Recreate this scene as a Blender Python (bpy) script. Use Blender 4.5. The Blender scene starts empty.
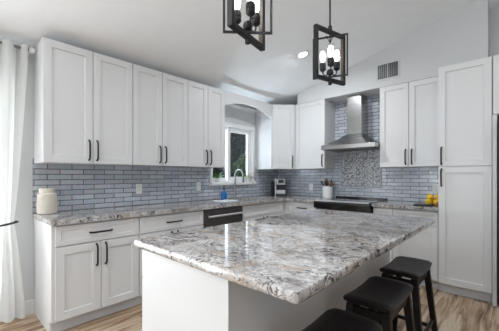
import bpy, bmesh, math, random
from mathutils import Vector, Matrix
random.seed(4)
PI = math.pi
scene = bpy.context.scene
C = scene.collection

# ---------------------------------------------------------------- camera
CAM = Vector((3.245, 0.0, 1.255)); YAW = 42.763; FPX = 286.1
cd = bpy.data.cameras.new('camera'); cam = bpy.data.objects.new('camera', cd); C.objects.link(cam)
cam.location = CAM; cam.rotation_euler = (PI/2, 0, math.radians(YAW))
cd.sensor_width = 36.0; cd.lens = FPX*36.0/499.0
cd.shift_y = (176.25-165.5)/499.0
cd.clip_start = 0.05; cd.clip_end = 200
scene.camera = cam

# ---------------------------------------------------------------- exposure, world, lights
vs = scene.view_settings
vs.view_transform = 'Standard'; vs.look = 'None'; vs.gamma = 1.0; vs.use_curve_mapping = False
vs.exposure = 0.15
w = bpy.data.worlds.new('world'); scene.world = w; w.use_nodes = True
bg = w.node_tree.nodes['Background']
sky = w.node_tree.nodes.new('ShaderNodeTexSky'); sky.sky_type = 'HOSEK_WILKIE'
sky.turbidity = 6; sky.sun_direction = (-0.5, -0.6, 0.6)
w.node_tree.links.new(sky.outputs[0], bg.inputs['Color'])
bg.inputs['Strength'].default_value = 0.8

def area(name, loc, direction, sx, sy, power, col=(1, 1, 1), spread=180):
    l = bpy.data.lights.new(name, 'AREA'); l.shape = 'RECTANGLE'; l.size = sx; l.size_y = sy
    l.energy = power; l.color = col; l.spread = math.radians(spread)
    o = bpy.data.objects.new(name, l); C.objects.link(o); o.location = loc
    o.rotation_euler = Vector(direction).to_track_quat('-Z', 'Y').to_euler()
    return o
# daylight through the openings, plus added uplights and an added side fill
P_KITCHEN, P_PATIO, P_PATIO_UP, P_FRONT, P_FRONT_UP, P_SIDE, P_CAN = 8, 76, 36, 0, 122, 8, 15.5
area('daylight_kitchen_window', (-0.24, 2.98, 1.62), (1, 1.3, 0.10), 0.5, 0.75, P_KITCHEN, (0.84, 0.92, 1.0))
area('added_sill_uplight', (-0.20, 3.17, 1.30), (1, 0.05, 2.6), 0.70, 0.16, 6, (0.93, 0.97, 1.0), 120)  # lamp added outside the sash, tilted up to brighten the ceiling strip
area('daylight_patio_door', (-0.22, -0.85, 1.08), (1, 0, 0), 2.35, 2.05, P_PATIO, (0.90, 0.955, 1.0))
area('added_patio_uplight', (-0.22, -0.85, 0.9), (1, 0, 1.8), 2.3, 1.2, P_PATIO_UP, (0.90, 0.955, 1.0))  # added lamp at the door, tilted up to brighten the ceiling
area('daylight_front_window', (2.6, -4.22, 1.45), (0, 1, 0), 3.4, 1.9, P_FRONT, (0.90, 0.955, 1.0))
area('added_front_uplight', (2.6, -4.22, 1.2), (0, 1, 1.8), 3.4, 1.2, P_FRONT_UP, (0.90, 0.955, 1.0))  # another added uplight, lifts the ceiling from behind the camera
area('added_side_fill', (6.72, 0.3, 1.5), (-1, 0, 0.3), 3.0, 1.5, P_SIDE, (0.90, 0.955, 1.0))  # fill lamp added on the right, no such window is known
sl = bpy.data.lights.new('sun', 'SUN'); sl.energy = 2.0; sl.angle = 0.02
so = bpy.data.objects.new('sun', sl); C.objects.link(so); so.rotation_euler = Vector((-0.12, -1, -1.9)).to_track_quat('-Z', 'Y').to_euler()

# ---------------------------------------------------------------- materials
MAT = {}
def nmat(name):
    m = bpy.data.materials.new(name); m.use_nodes = True; MAT[name] = m
    nt = m.node_tree
    return m, nt, nt.nodes['Principled BSDF']
def N(nt, t, **kw):
    n = nt.nodes.new(t)
    for k, v in kw.items(): setattr(n, k, v)
    return n
def setin(n, **kw):
    for k, v in kw.items(): n.inputs[k.replace('_', ' ')].default_value = v
def c4(c): return (c[0], c[1], c[2], 1)
def simple(name, col, rough=0.5, metal=0.0, var=0.03, scale=8.0, bump=0.0, bscale=60.0, coat=0.0, spec=0.5):
    m, nt, b = nmat(name)
    tc = N(nt, 'ShaderNodeTexCoord'); nz = N(nt, 'ShaderNodeTexNoise'); setin(nz, Scale=scale, Detail=4.0)
    nt.links.new(tc.outputs['Object'], nz.inputs['Vector'])
    cr = N(nt, 'ShaderNodeValToRGB')
    cr.color_ramp.elements[0].position = 0.3; cr.color_ramp.elements[1].position = 0.7
    cr.color_ramp.elements[0].color = c4([x*(1-var) for x in col]); cr.color_ramp.elements[1].color = c4([min(1, x*(1+var)) for x in col])
    nt.links.new(nz.outputs['Fac'], cr.inputs['Fac']); nt.links.new(cr.outputs['Color'], b.inputs['Base Color'])
    b.inputs['Roughness'].default_value = rough; b.inputs['Metallic'].default_value = metal
    b.inputs['Coat Weight'].default_value = coat; b.inputs['Specular IOR Level'].default_value = spec
    if bump > 0:
        n2 = N(nt, 'ShaderNodeTexNoise'); setin(n2, Scale=bscale, Detail=3.0)
        nt.links.new(tc.outputs['Object'], n2.inputs['Vector'])
        bp = N(nt, 'ShaderNodeBump'); setin(bp, Strength=bump, Distance=0.004)
        nt.links.new(n2.outputs['Fac'], bp.inputs['Height']); nt.links.new(bp.outputs['Normal'], b.inputs['Normal'])
    return m
simple('paint_wall', (0.60, 0.605, 0.61), 0.8, var=0.01, bump=0.15, bscale=90)
simple('paint_ceiling', (0.91, 0.93, 0.945), 0.75, var=0.012, bump=0.35, bscale=45)
simple('paint_trim', (0.80, 0.80, 0.80), 0.4, var=0.01)
simple('cabinet_white', (0.67, 0.67, 0.675), 0.42, var=0.01, scale=3)
simple('toe_kick', (0.60, 0.60, 0.61), 0.5, var=0.02)
simple('bronze', (0.022, 0.020, 0.020), 0.38, metal=0.6, var=0.1)
simple('pendant_metal', (0.035, 0.034, 0.036), 0.4, metal=0.7, var=0.2, scale=25)
simple('pendant_painted_glow', (0.11, 0.08, 0.06), 0.5, var=0.2, scale=30)  # brown tint stands for bulb glow on the frame
simple('black_gloss', (0.012, 0.012, 0.013), 0.12, var=0.05)
simple('black_glass', (0.008, 0.008, 0.010), 0.05, var=0.05)
simple('black_plastic', (0.02, 0.02, 0.021), 0.4, var=0.1)
simple('dark_steel', (0.13, 0.12, 0.12), 0.38, metal=0.75, var=0.06)
simple('chrome', (0.75, 0.76, 0.78), 0.12, metal=1.0, var=0.02)
simple('nickel', (0.30, 0.30, 0.31), 0.28, metal=1.0, var=0.03)
simple('silver_plastic', (0.55, 0.55, 0.56), 0.35, metal=0.4, var=0.03)
simple('espresso', (0.007, 0.0055, 0.006), 0.38, var=0.25, scale=14, spec=0.3)
simple('outlet_white', (0.80, 0.80, 0.79), 0.35, var=0.01)
simple('ceramic_white', (0.78, 0.78, 0.78), 0.25, var=0.02)
simple('ceramic_cream', (0.64, 0.59, 0.52), 0.45, var=0.04, scale=20, bump=0.2)
simple('jar_mouth', (0.12, 0.09, 0.07), 0.7, var=0.1)
simple('lemon', (0.80, 0.50, 0.02), 0.42, var=0.12, scale=20, bump=0.3, bscale=160)
simple('apple_red', (0.42, 0.13, 0.07), 0.35, var=0.25, scale=20)
simple('leaf', (0.10, 0.28, 0.06), 0.5, var=0.45, scale=12)
simple('leaf_light', (0.34, 0.55, 0.20), 0.5, var=0.3, scale=12)
simple('leaf_dark', (0.07, 0.12, 0.10), 0.6, var=0.6, scale=3)
simple('bark', (0.06, 0.045, 0.03), 0.8, var=0.3, scale=10)
simple('petal_pink', (0.62, 0.30, 0.42), 0.5, var=0.2, scale=20)
simple('petal_white', (0.75, 0.72, 0.72), 0.5, var=0.05)
simple('wood_spoon', (0.28, 0.16, 0.085), 0.55, var=0.2, scale=20)
simple('wood_dark', (0.05, 0.028, 0.018), 0.5, var=0.2, scale=20)
simple('cloth', (0.78, 0.79, 0.82), 0.8, var=0.03, bump=0.2, bscale=300)
simple('weathered_board', (0.075, 0.09, 0.10), 0.8, var=0.6, scale=1.6)
simple('soil_ground', (0.07, 0.09, 0.05), 0.9, var=0.4, scale=3)
simple('duct', (0.06, 0.06, 0.062), 0.8, var=0.1)
simple('black_rope', (0.02, 0.02, 0.022), 0.6, var=0.2, scale=60)

# brushed steel
m, nt, b = nmat('steel'); tc = N(nt, 'ShaderNodeTexCoord'); mp = N(nt, 'ShaderNodeMapping'); mp.inputs['Scale'].default_value = (3, 3, 220)
nz = N(nt, 'ShaderNodeTexNoise'); setin(nz, Scale=1.0, Detail=2.0)
nt.links.new(tc.outputs['Object'], mp.inputs[0]); nt.links.new(mp.outputs[0], nz.inputs['Vector'])
cr = N(nt, 'ShaderNodeValToRGB'); cr.color_ramp.elements[0].color = (0.34, 0.335, 0.33, 1); cr.color_ramp.elements[1].color = (0.50, 0.495, 0.49, 1)
nt.links.new(nz.outputs['Fac'], cr.inputs['Fac']); nt.links.new(cr.outputs['Color'], b.inputs['Base Color'])
setin(b, Metallic=0.97, Roughness=0.24)

# curtain
m, nt, b = nmat('curtain'); setin(b, Base_Color=(0.93, 0.93, 0.92, 1), Roughness=0.9)
tr = N(nt, 'ShaderNodeBsdfTranslucent'); tr.inputs[0].default_value = (0.93, 0.93, 0.92, 1)
mx = N(nt, 'ShaderNodeMixShader'); mx.inputs[0].default_value = 0.45
tc = N(nt, 'ShaderNodeTexCoord'); wv = N(nt, 'ShaderNodeTexNoise'); setin(wv, Scale=250.0); bp = N(nt, 'ShaderNodeBump'); setin(bp, Strength=0.08)
nt.links.new(tc.outputs['Object'], wv.inputs['Vector']); nt.links.new(wv.outputs['Fac'], bp.inputs['Height']); nt.links.new(bp.outputs[0], b.inputs['Normal'])
nt.links.new(b.outputs[0], mx.inputs[1]); nt.links.new(tr.outputs[0], mx.inputs[2]); nt.links.new(mx.outputs[0], nt.nodes['Material Output'].inputs[0])

# glass and liquids
def glass(name, col, rough=0.0, ior=1.45, thin=True):
    m, nt, b = nmat(name)
    if thin:
        t = N(nt, 'ShaderNodeBsdfTransparent'); t.inputs[0].default_value = c4(col)
        g = N(nt, 'ShaderNodeBsdfGlossy'); setin(g, Roughness=0.02)
        fr = N(nt, 'ShaderNodeFresnel'); ge = N(nt, 'ShaderNodeNewGeometry')
        io = N(nt, 'ShaderNodeMapRange'); io.inputs['To Min'].default_value = ior; io.inputs['To Max'].default_value = 1/ior
        nt.links.new(ge.outputs['Backfacing'], io.inputs['Value']); nt.links.new(io.outputs[0], fr.inputs['IOR'])
        mx = N(nt, 'ShaderNodeMixShader')
        nt.links.new(fr.outputs[0], mx.inputs[0]); nt.links.new(t.outputs[0], mx.inputs[1]); nt.links.new(g.outputs[0], mx.inputs[2])
        nt.links.new(mx.outputs[0], nt.nodes['Material Output'].inputs[0])
    else:
        setin(b, Base_Color=c4(col), Transmission_Weight=1.0, Roughness=rough, IOR=ior)
    return m
glass('window_glass', (0.86, 0.90, 0.93)); glass('bulb_glass', (0.98, 0.98, 0.97)); glass('vase_glass', (0.85, 0.9, 0.92))
glass('tank_glass', (0.45, 0.47, 0.50))
m, nt, b = nmat('blue_soap'); setin(b, Base_Color=(0.03, 0.22, 0.62, 1), Roughness=0.1, Transmission_Weight=0.35)
def emit(name, col, s):
    m, nt, b = nmat(name); setin(b, Base_Color=c4(col), Emission_Color=c4(col), Emission_Strength=s)
emit('bulb_glow', (1.0, 0.96, 0.91), 4.0); emit('can_glow', (1.0, 0.97, 0.92), 4.0); emit('clock_glow', (0.3, 0.7, 0.9), 0.6)

# granite
def granite():
    m, nt, b = nmat('granite'); L = nt.links
    tc = N(nt, 'ShaderNodeTexCoord')
    warp = N(nt, 'ShaderNodeTexNoise'); setin(warp, Scale=3.0, Detail=5.0, Roughness=0.6)
    L.new(tc.outputs['Object'], warp.inputs['Vector'])
    sub = N(nt, 'ShaderNodeVectorMath', operation='SUBTRACT'); sub.inputs[1].default_value = (0.5, 0.5, 0.5); L.new(warp.outputs['Color'], sub.inputs[0])
    sc = N(nt, 'ShaderNodeVectorMath', operation='SCALE'); sc.inputs['Scale'].default_value = 0.30; L.new(sub.outputs[0], sc.inputs[0])
    add = N(nt, 'ShaderNodeVectorMath', operation='ADD'); L.new(tc.outputs['Object'], add.inputs[0]); L.new(sc.outputs[0], add.inputs[1])
    mp = N(nt, 'ShaderNodeMapping'); mp.inputs['Rotation'].default_value = (0, 0, math.radians(35)); mp.inputs['Scale'].default_value = (1.2, 2.1, 1.7)
    L.new(add.outputs[0], mp.inputs[0])
    def ramp(src, pts):
        r = N(nt, 'ShaderNodeValToRGB'); e = r.color_ramp.elements
        while len(e) < len(pts): e.new(0.5)
        for i, (p, c) in enumerate(pts): e[i].position = p; e[i].color = c4(c) if not isinstance(c, (int, float)) else (c, c, c, 1)
        L.new(src, r.inputs['Fac']); return r.outputs['Color']
    def mix(fac, a, bb, mode='MIX'):
        x = N(nt, 'ShaderNodeMix', data_type='RGBA', blend_type=mode)
        if isinstance(fac, float): x.inputs[0].default_value = fac
        else: L.new(fac, x.inputs[0])
        for s, v in ((6, a), (7, bb)):
            if isinstance(v, tuple): x.inputs[s].default_value = c4(v)
            else: L.new(v, x.inputs[s])
        return x.outputs[2]
    def noise(vec, s, d=6.0, r=0.6, off=None):
        n = N(nt, 'ShaderNodeTexNoise'); setin(n, Scale=s, Detail=d, Roughness=r)
        if off:
            o = N(nt, 'ShaderNodeVectorMath', operation='ADD'); o.inputs[1].default_value = off; L.new(vec, o.inputs[0]); vec = o.outputs[0]
        L.new(vec, n.inputs['Vector']); return n.outputs['Fac']
    V = mp.outputs[0]; O = tc.outputs['Object']
    def vor(vec, s_, feat='F1', off=None):
        n = N(nt, 'ShaderNodeTexVoronoi', feature=feat); setin(n, Scale=s_)
        if off:
            o = N(nt, 'ShaderNodeVectorMath', operation='ADD'); o.inputs[1].default_value = off; L.new(vec, o.inputs[0]); vec = o.outputs[0]
        L.new(vec, n.inputs['Vector']); return n
    def first(c):
        q = N(nt, 'ShaderNodeSeparateColor'); L.new(c, q.inputs[0]); return q.outputs[0]
    def mul(a, b_):
        q = N(nt, 'ShaderNodeMath', operation='MULTIPLY'); L.new(a, q.inputs[0]); L.new(b_, q.inputs[1]); return q.outputs[0]
    # pale feldspar ground with grains
    col = ramp(noise(V, 6.5, 10.0, .75), [(0.36, (0.36, 0.34, 0.335)), (0.46, (0.48, 0.46, 0.445)), (0.56, (0.62, 0.605, 0.59)), (0.72, (0.52, 0.50, 0.485))])
    g1 = first(vor(V, 22.0).outputs['Color'])
    col = mix(ramp(g1, [(0.0, 0.55), (0.28, 0.45), (0.34, 0.0)]), col, (0.40, 0.385, 0.385))
    g2 = first(vor(V, 48.0, off=(3, 1, 4)).outputs['Color'])
    col = mix(ramp(g2, [(0.0, 0.6), (0.20, 0.5), (0.24, 0.0)]), col, (0.24, 0.225, 0.225))
    # smoky grey drifts and warm rusty drifts
    col = mix(ramp(noise(V, 3.2, 9.0, .72, off=(5, 2, 1)), [(0.52, 0.0), (0.61, 0.80)]), col, (0.17, 0.15, 0.145))
    col = mix(ramp(noise(V, 3.6, 9.0, .72, off=(9, 4, 3)), [(0.53, 0.0), (0.63, 0.72)]), col, (0.37, 0.27, 0.18))
    # short dark strokes: gated borders of large cells
    def strokes(scale, w_, gs, off):
        e_ = vor(V, scale, 'DISTANCE_TO_EDGE', off).outputs['Distance']
        return mul(ramp(e_, [(0.0, 1.0), (w_*.5, 0.9), (w_, 0.0)]), ramp(noise(O, gs, 4.0, .6, off=off), [(0.51, 0.0), (0.56, 1.0)]))
    col = mix(strokes(4.6, .028, 6.0, (1, 7, 2)), col, (0.055, 0.043, 0.042))
    col = mix(strokes(8.5, .036, 9.0, (4, 2, 6)), col, (0.075, 0.060, 0.058))
    # black mineral clusters
    bl = mul(ramp(noise(V, 20.0, 6.0, 0.7, off=(2, 8, 5)), [(0.53, 0.0), (0.57, 1.0)]), ramp(noise(O, 4.5, 4.0, .6, off=(6, 6, 1)), [(0.49, 0.0), (0.56, 1.0)]))
    col = mix(bl, col, (0.06, 0.05, 0.05))
    pe = ramp(noise(O, 60.0, 3.0, 0.6), [(0.60, 0.0), (0.66, 0.8)])
    col = mix(pe, col, (0.12, 0.10, 0.10))
    L.new(col, b.inputs['Base Color']); setin(b, Roughness=0.05); b.inputs['Specular IOR Level'].default_value = 0.75
    return m
granite()

# brick tile (plane: 'x' for the range wall, 'y' for the left wall)
def tile(name, plane):
    m, nt, b = nmat(name); L = nt.links
    tc = N(nt, 'ShaderNodeTexCoord'); sp = N(nt, 'ShaderNodeSeparateXYZ'); L.new(tc.outputs['Object'], sp.inputs[0])
    cb = N(nt, 'ShaderNodeCombineXYZ'); L.new(sp.outputs['X' if plane == 'x' else 'Y'], cb.inputs[0]); L.new(sp.outputs['Z'], cb.inputs[1])
    ad = N(nt, 'ShaderNodeVectorMath', operation='ADD'); ad.inputs[1].default_value = (0.03, -0.917+0.0, 0); L.new(cb.outputs[0], ad.inputs[0])
    br = N(nt, 'ShaderNodeTexBrick'); br.offset = 0.5
    setin(br, Scale=1.0, Mortar_Size=0.0042, Mortar_Smooth=0.2, Bias=0.0, Brick_Width=0.205, Row_Height=0.0508)
    br.inputs['Color1'].default_value = (0.37, 0.415, 0.49, 1); br.inputs['Color2'].default_value = (0.54, 0.585, 0.66, 1); br.inputs['Mortar'].default_value = (0.13, 0.135, 0.15, 1)
    L.new(ad.outputs[0], br.inputs['Vector'])
    nz = N(nt, 'ShaderNodeTexNoise'); setin(nz, Scale=28.0, Detail=4.0); L.new(tc.outputs['Object'], nz.inputs['Vector'])
    mx = N(nt, 'ShaderNodeMix', data_type='RGBA', blend_type='OVERLAY'); mx.inputs[0].default_value = 0.30
    L.new(br.outputs['Color'], mx.inputs[6]); L.new(nz.outputs['Color'], mx.inputs[7])
    hs = N(nt, 'ShaderNodeHueSaturation'); hs.inputs['Saturation'].default_value = 0.8; L.new(mx.outputs[2], hs.inputs['Color']); L.new(hs.outputs[0], b.inputs['Base Color'])
    inv = N(nt, 'ShaderNodeMath', operation='SUBTRACT'); inv.inputs[0].default_value = 1.0; L.new(br.outputs['Fac'], inv.inputs[1])
    n2 = N(nt, 'ShaderNodeTexNoise'); setin(n2, Scale=14.0, Detail=2.0); L.new(tc.outputs['Object'], n2.inputs['Vector'])
    m2 = N(nt, 'ShaderNodeMath', operation='MULTIPLY_ADD'); m2.inputs[1].default_value = 1.2; L.new(n2.outputs['Fac'], m2.inputs[0]); L.new(inv.outputs[0], m2.inputs[2])
    bp = N(nt, 'ShaderNodeBump'); setin(bp, Strength=0.55, Distance=0.004); L.new(m2.outputs[0], bp.inputs['Height']); L.new(bp.outputs[0], b.inputs['Normal'])
    setin(b, Roughness=0.13); b.inputs['Specular IOR Level'].default_value = 0.7
    return m
tile('tile_x', 'x'); tile('tile_y', 'y')

# mosaic of small flowers
m, nt, b = nmat('mosaic'); L = nt.links
tc = N(nt, 'ShaderNodeTexCoord')
vo = N(nt, 'ShaderNodeTexVoronoi', feature='F1'); setin(vo, Scale=60.0, Randomness=0.75); L.new(tc.outputs['Object'], vo.inputs['Vector'])
ve = N(nt, 'ShaderNodeTexVoronoi', feature='DISTANCE_TO_EDGE'); setin(ve, Scale=60.0, Randomness=0.75); L.new(tc.outputs['Object'], ve.inputs['Vector'])
sp = N(nt, 'ShaderNodeSeparateColor'); L.new(vo.outputs['Color'], sp.inputs[0])
r = N(nt, 'ShaderNodeValToRGB'); r.color_ramp.interpolation = 'CONSTANT'; e = r.color_ramp.elements
for i, (p, c) in enumerate([(0.0, (0.07, 0.075, 0.085)), (0.18, (0.24, 0.24, 0.26)), (0.38, (0.62, 0.63, 0.65)), (0.62, (0.30, 0.34, 0.41)), (0.80, (0.46, 0.46, 0.47))]):
    if i > 1: e.new(p)
    e[i].position = p; e[i].color = c4(c)
L.new(sp.outputs[0], r.inputs['Fac'])
r2 = N(nt, 'ShaderNodeValToRGB'); r2.color_ramp.elements[0].position = 0.03; r2.color_ramp.elements[1].position = 0.09; L.new(ve.outputs['Distance'], r2.inputs['Fac'])
mx = N(nt, 'ShaderNodeMix', data_type='RGBA'); L.new(r2.outputs['Color'], mx.inputs[0]); mx.inputs[6].default_value = (0.40, 0.40, 0.41, 1); L.new(r.outputs['Color'], mx.inputs[7])
L.new(mx.outputs[2], b.inputs['Base Color']); setin(b, Roughness=0.18)
bp = N(nt, 'ShaderNodeBump'); setin(bp, Strength=0.4, Distance=0.003); L.new(r2.outputs['Color'], bp.inputs['Height']); L.new(bp.outputs[0], b.inputs['Normal'])

# plank floor, boards running along y
m, nt, b = nmat('floor_wood'); L = nt.links
tc = N(nt, 'ShaderNodeTexCoord'); sp = N(nt, 'ShaderNodeSeparateXYZ'); L.new(tc.outputs['Object'], sp.inputs[0])
cb = N(nt, 'ShaderNodeCombineXYZ'); L.new(sp.outputs['Y'], cb.inputs[0]); L.new(sp.outputs['X'], cb.inputs[1])
br = N(nt, 'ShaderNodeTexBrick'); br.offset = 0.37; setin(br, Scale=1.0, Mortar_Size=0.0016, Mortar_Smooth=0.1, Brick_Width=1.22, Row_Height=0.155)
br.inputs['Color1'].default_value = (0, 0, 0, 1); br.inputs['Color2'].default_value = (1, 1, 1, 1); br.inputs['Mortar'].default_value = (0.5, 0.5, 0.5, 1)
L.new(cb.outputs[0], br.inputs['Vector'])
mp = N(nt, 'ShaderNodeMapping'); mp.inputs['Scale'].default_value = (1.1, 11.0, 1.0); L.new(cb.outputs[0], mp.inputs[0])
off = N(nt, 'ShaderNodeVectorMath', operation='MULTIPLY_ADD'); off.inputs[1].default_value = (7, 7, 7); L.new(br.outputs['Color'], off.inputs[0]); L.new(mp.outputs[0], off.inputs[2])
nz = N(nt, 'ShaderNodeTexNoise'); setin(nz, Scale=1.3, Detail=6.0, Roughness=0.6, Distortion=0.8); L.new(off.outputs[0], nz.inputs['Vector'])
r = N(nt, 'ShaderNodeValToRGB'); e = r.color_ramp.elements
for i, (p, c) in enumerate([(0.32, (0.075, 0.044, 0.026)), (0.42, (0.23, 0.14, 0.08)), (0.50, (0.41, 0.28, 0.175)), (0.61, (0.60, 0.49, 0.37)), (0.74, (0.27, 0.18, 0.12))]):
    if i > 1: e.new(p)
    e[i].position = p; e[i].color = c4(c)
L.new(nz.outputs['Fac'], r.inputs['Fac'])
mm = N(nt, 'ShaderNodeMix', data_type='RGBA', blend_type='MULTIPLY'); L.new(br.outputs['Fac'], mm.inputs[0]); L.new(r.outputs['Color'], mm.inputs[6]); mm.inputs[7].default_value = (0.35, 0.3, 0.25, 1)
L.new(mm.outputs[2], b.inputs['Base Color']); setin(b, Roughness=0.33)

# ---------------------------------------------------------------- mesh helpers
def new(): return bmesh.new()
def box(bm, x0, x1, y0, y1, z0, z1, bev=0.0, M=None, seg=1):
    r = bmesh.ops.create_cube(bm, size=1.0); vsn = r['verts']
    for v in vsn:
        v.co = Vector((x0+(v.co.x+.5)*(x1-x0), y0+(v.co.y+.5)*(y1-y0), z0+(v.co.z+.5)*(z1-z0)))
    if bev > 0:
        es = list({e for v in vsn for e in v.link_edges})
        rr = bmesh.ops.bevel(bm, geom=es, offset=bev, segments=seg, affect='EDGES', profile=0.5)
        vsn = list({v for f in rr['faces'] for v in f.verts} | {v for v in vsn if v.is_valid})
    if M is not None: bmesh.ops.transform(bm, matrix=M, verts=[v for v in vsn if v.is_valid])
    return vsn
def prism(bm, poly, axis, a, b_, bev=0.0):
    """poly: 2-D points; axis: 'x','y','z' extrusion axis from a to b_"""
    def P(p, t):
        return {'x': (t, p[0], p[1]), 'y': (p[0], t, p[1]), 'z': (p[0], p[1], t)}[axis]
    va = [bm.verts.new(P(p, a)) for p in poly]; vb = [bm.verts.new(P(p, b_)) for p in poly]
    fs = [bm.faces.new(va), bm.faces.new(vb[::-1])]
    n = len(poly)
    for i in range(n): fs.append(bm.faces.new((va[i], vb[i], vb[(i+1) % n], va[(i+1) % n])))
    bmesh.ops.recalc_face_normals(bm, faces=fs)
    if bev > 0:
        bmesh.ops.bevel(bm, geom=list({e for f in fs for e in f.edges}), offset=bev, segments=2, affect='EDGES')
def tube(bm, pts, r, seg=8, cap=True):
    pts = [Vector(p) for p in pts]; rs = r if isinstance(r, (list, tuple)) else [r]*len(pts)
    rings = []; prev = None
    for i, p in enumerate(pts):
        t = (pts[min(i+1, len(pts)-1)]-pts[max(i-1, 0)]).normalized()
        if prev is None:
            u = t.orthogonal().normalized()
        else:
            u = (prev - t*prev.dot(t)).normalized()
        prev = u; v = t.cross(u)
        rings.append([bm.verts.new(p+rs[i]*(math.cos(2*PI*k/seg)*u+math.sin(2*PI*k/seg)*v)) for k in range(seg)])
    for a, b_ in zip(rings, rings[1:]):
        for k in range(seg): bm.faces.new((a[k], a[(k+1) % seg], b_[(k+1) % seg], b_[k]))
    if cap: bm.faces.new(rings[0][::-1]); bm.faces.new(rings[-1])
def lathe(bm, prof, cx=0, cy=0, seg=24, M=None):
    """prof: list of (radius, z); radius 0 ends close to a point"""
    rings = []
    for r, z in prof:
        if r < 1e-6: rings.append([bm.verts.new((cx, cy, z))])
        else: rings.append([bm.verts.new((cx+r*math.cos(2*PI*k/seg), cy+r*math.sin(2*PI*k/seg), z)) for k in range(seg)])
    for a, b_ in zip(rings, rings[1:]):
        for k in range(seg):
            k2 = (k+1) % seg
            if len(a) == 1 and len(b_) == 1: continue
            if len(a) == 1: bm.faces.new((a[0], b_[k2], b_[k]))
            elif len(b_) == 1: bm.faces.new((a[k], a[k2], b_[0]))
            else: bm.faces.new((a[k], a[k2], b_[k2], b_[k]))
    vv = [v for r_ in rings for v in r_]
    if M is not None: bmesh.ops.transform(bm, matrix=M, verts=vv)
def obj(name, bm, mat, parent=None, world=True, smooth=50, **props):
    """link the bmesh as one mesh object. With world=True its coordinates are world ones and are moved into the parent's frame"""
    bmesh.ops.recalc_face_normals(bm, faces=bm.faces)
    me = bpy.data.meshes.new(name)
    root = parent; off = Vector((0, 0, 0)); p = parent
    while p is not None:
        off += p.location; p = p.parent
    if parent is not None and world: bmesh.ops.translate(bm, verts=bm.verts, vec=-off)
    bm.to_mesh(me); bm.free()
    me.materials.append(MAT[mat])
    me.shade_smooth(); me.set_sharp_from_angle(angle=math.radians(smooth))
    o = bpy.data.objects.new(name, me); C.objects.link(o)
    wn = o.modifiers.new('weighted_normal', 'WEIGHTED_NORMAL'); wn.keep_sharp = True; wn.weight = 100
    if parent is not None: o.parent = parent
    for k, v in props.items(): o[k] = v
    return o
def obj_at(name, bm, mat, loc, **props):
    """top-level single mesh built in world coordinates, origin put at loc"""
    bmesh.ops.translate(bm, verts=bm.verts, vec=-Vector(loc))
    o = obj(name, bm, mat, **props); o.location = loc
    return o
def thing(name, label, cat, loc=(0, 0, 0), group=None):
    o = bpy.data.objects.new(name, None); C.objects.link(o); o.location = loc; o.empty_display_size = 0.1
    o['label'] = label; o['category'] = cat
    if group: o['group'] = group
    return o
def struct(name, bm, mat, parent=None, smooth=35):
    o = obj(name, bm, mat, parent, smooth=smooth)
    if parent is None: o['kind'] = 'structure'
    return o

# ---------------------------------------------------------------- the room
YB = 4.295           # range wall
UH, UB = 2.427, 1.372
UF = 0.345           # front of upper doors from the wall
XR = 6.55; YF = -4.05
def cz(x): return 2.43+0.245*x
bm = new(); box(bm, -0.15, XR+.15, YF-.15, YB+.15, -0.12, 0.0); struct('floor', bm, 'floor_wood')
bm = new(); prism(bm, [(-0.15, cz(-.15)), (XR+.15, cz(XR+.15)), (XR+.15, cz(XR+.15)+.12), (-.15, cz(-.15)+.12)], 'y', YF-.15, YB+.15); struct('ceiling', bm, 'paint_ceiling')
# left wall with the patio door opening and the sink window opening
WY0, WY1, WZ0, WZ1 = 2.70, 3.58, 1.165, 2.035
PY0, PY1, PZ1 = -2.10, 0.35, 2.12
bm = new()
t = cz(-.15)-.001
box(bm, -.15, 0, YF, PY0, 0, t); box(bm, -.15, 0, PY0, PY1, PZ1, t); box(bm, -.15, 0, PY1, WY0, 0, t)
box(bm, -.15, 0, WY0, WY1, 0, WZ0); box(bm, -.15, 0, WY0, WY1, WZ1, t); box(bm, -.15, 0, WY1, YB, 0, t)
struct('wall_left', bm, 'paint_wall')
bm = new(); prism(bm, [(-.15, 0), (XR+.15, 0), (XR+.15, cz(XR+.15)), (-.15, cz(-.15))], 'y', YB, YB+.15); struct('wall_back', bm, 'paint_wall')
# front wall (behind the camera) with a wide window opening
bm = new(); fx0, fx1, fz0, fz1 = 0.9, 4.3, 0.5, 2.4
prism(bm, [(-.15, 0), (fx0, 0), (fx0, cz(fx0)), (-.15, cz(-.15))], 'y', YF-.15, YF)
prism(bm, [(fx1, 0), (XR+.15, 0), (XR+.15, cz(XR+.15)), (fx1, cz(fx1))], 'y', YF-.15, YF)
prism(bm, [(fx0, fz1), (fx1, fz1), (fx1, cz(fx1)), (fx0, cz(fx0))], 'y', YF-.15, YF)
box(bm, fx0, fx1, YF-.15, YF, 0, fz0)
struct('wall_front', bm, 'paint_wall')
bm = new(); h = cz(XR)-.01
box(bm, XR, XR+.15, YF, -1.2, 0, h); box(bm, XR, XR+.15, 1.8, YB, 0, h); box(bm, XR, XR+.15, -1.2, 1.8, 0, .75); box(bm, XR, XR+.15, -1.2, 1.8, 2.25, h)
struct('wall_right', bm, 'paint_wall')
# soffit over the range wall cabinets
bm = new(); sx0, sx1 = 0.655, 3.04
prism(bm, [(sx0, UH+.001), (sx1, UH+.001), (sx1, cz(sx1)-.001), (sx0, cz(sx0)-.001)], 'y', YB-UF, YB-.001); struct('wall_soffit', bm, 'paint_wall')
# tile
bm = new(); box(bm, .0005, .009, .575, WY0-.05, .916, 1.42); box(bm, .0005, .009, WY0-.05, WY1+.05, .916, WZ0-.055); box(bm, .0005, .009, WY1+.05, YB-.0095, .916, 1.42)
struct('wall_tile_left', bm, 'tile_y')
bm = new(); box(bm, .0005, 1.14, YB-.009, YB-.0005, .916, 1.42); box(bm, 1.1415, 1.9365, YB-.009, YB-.0005, .80, UH); box(bm, 1.938, 2.642, YB-.009, YB-.0005, .916, 1.42)
struct('wall_tile_back', bm, 'tile_x')
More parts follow.
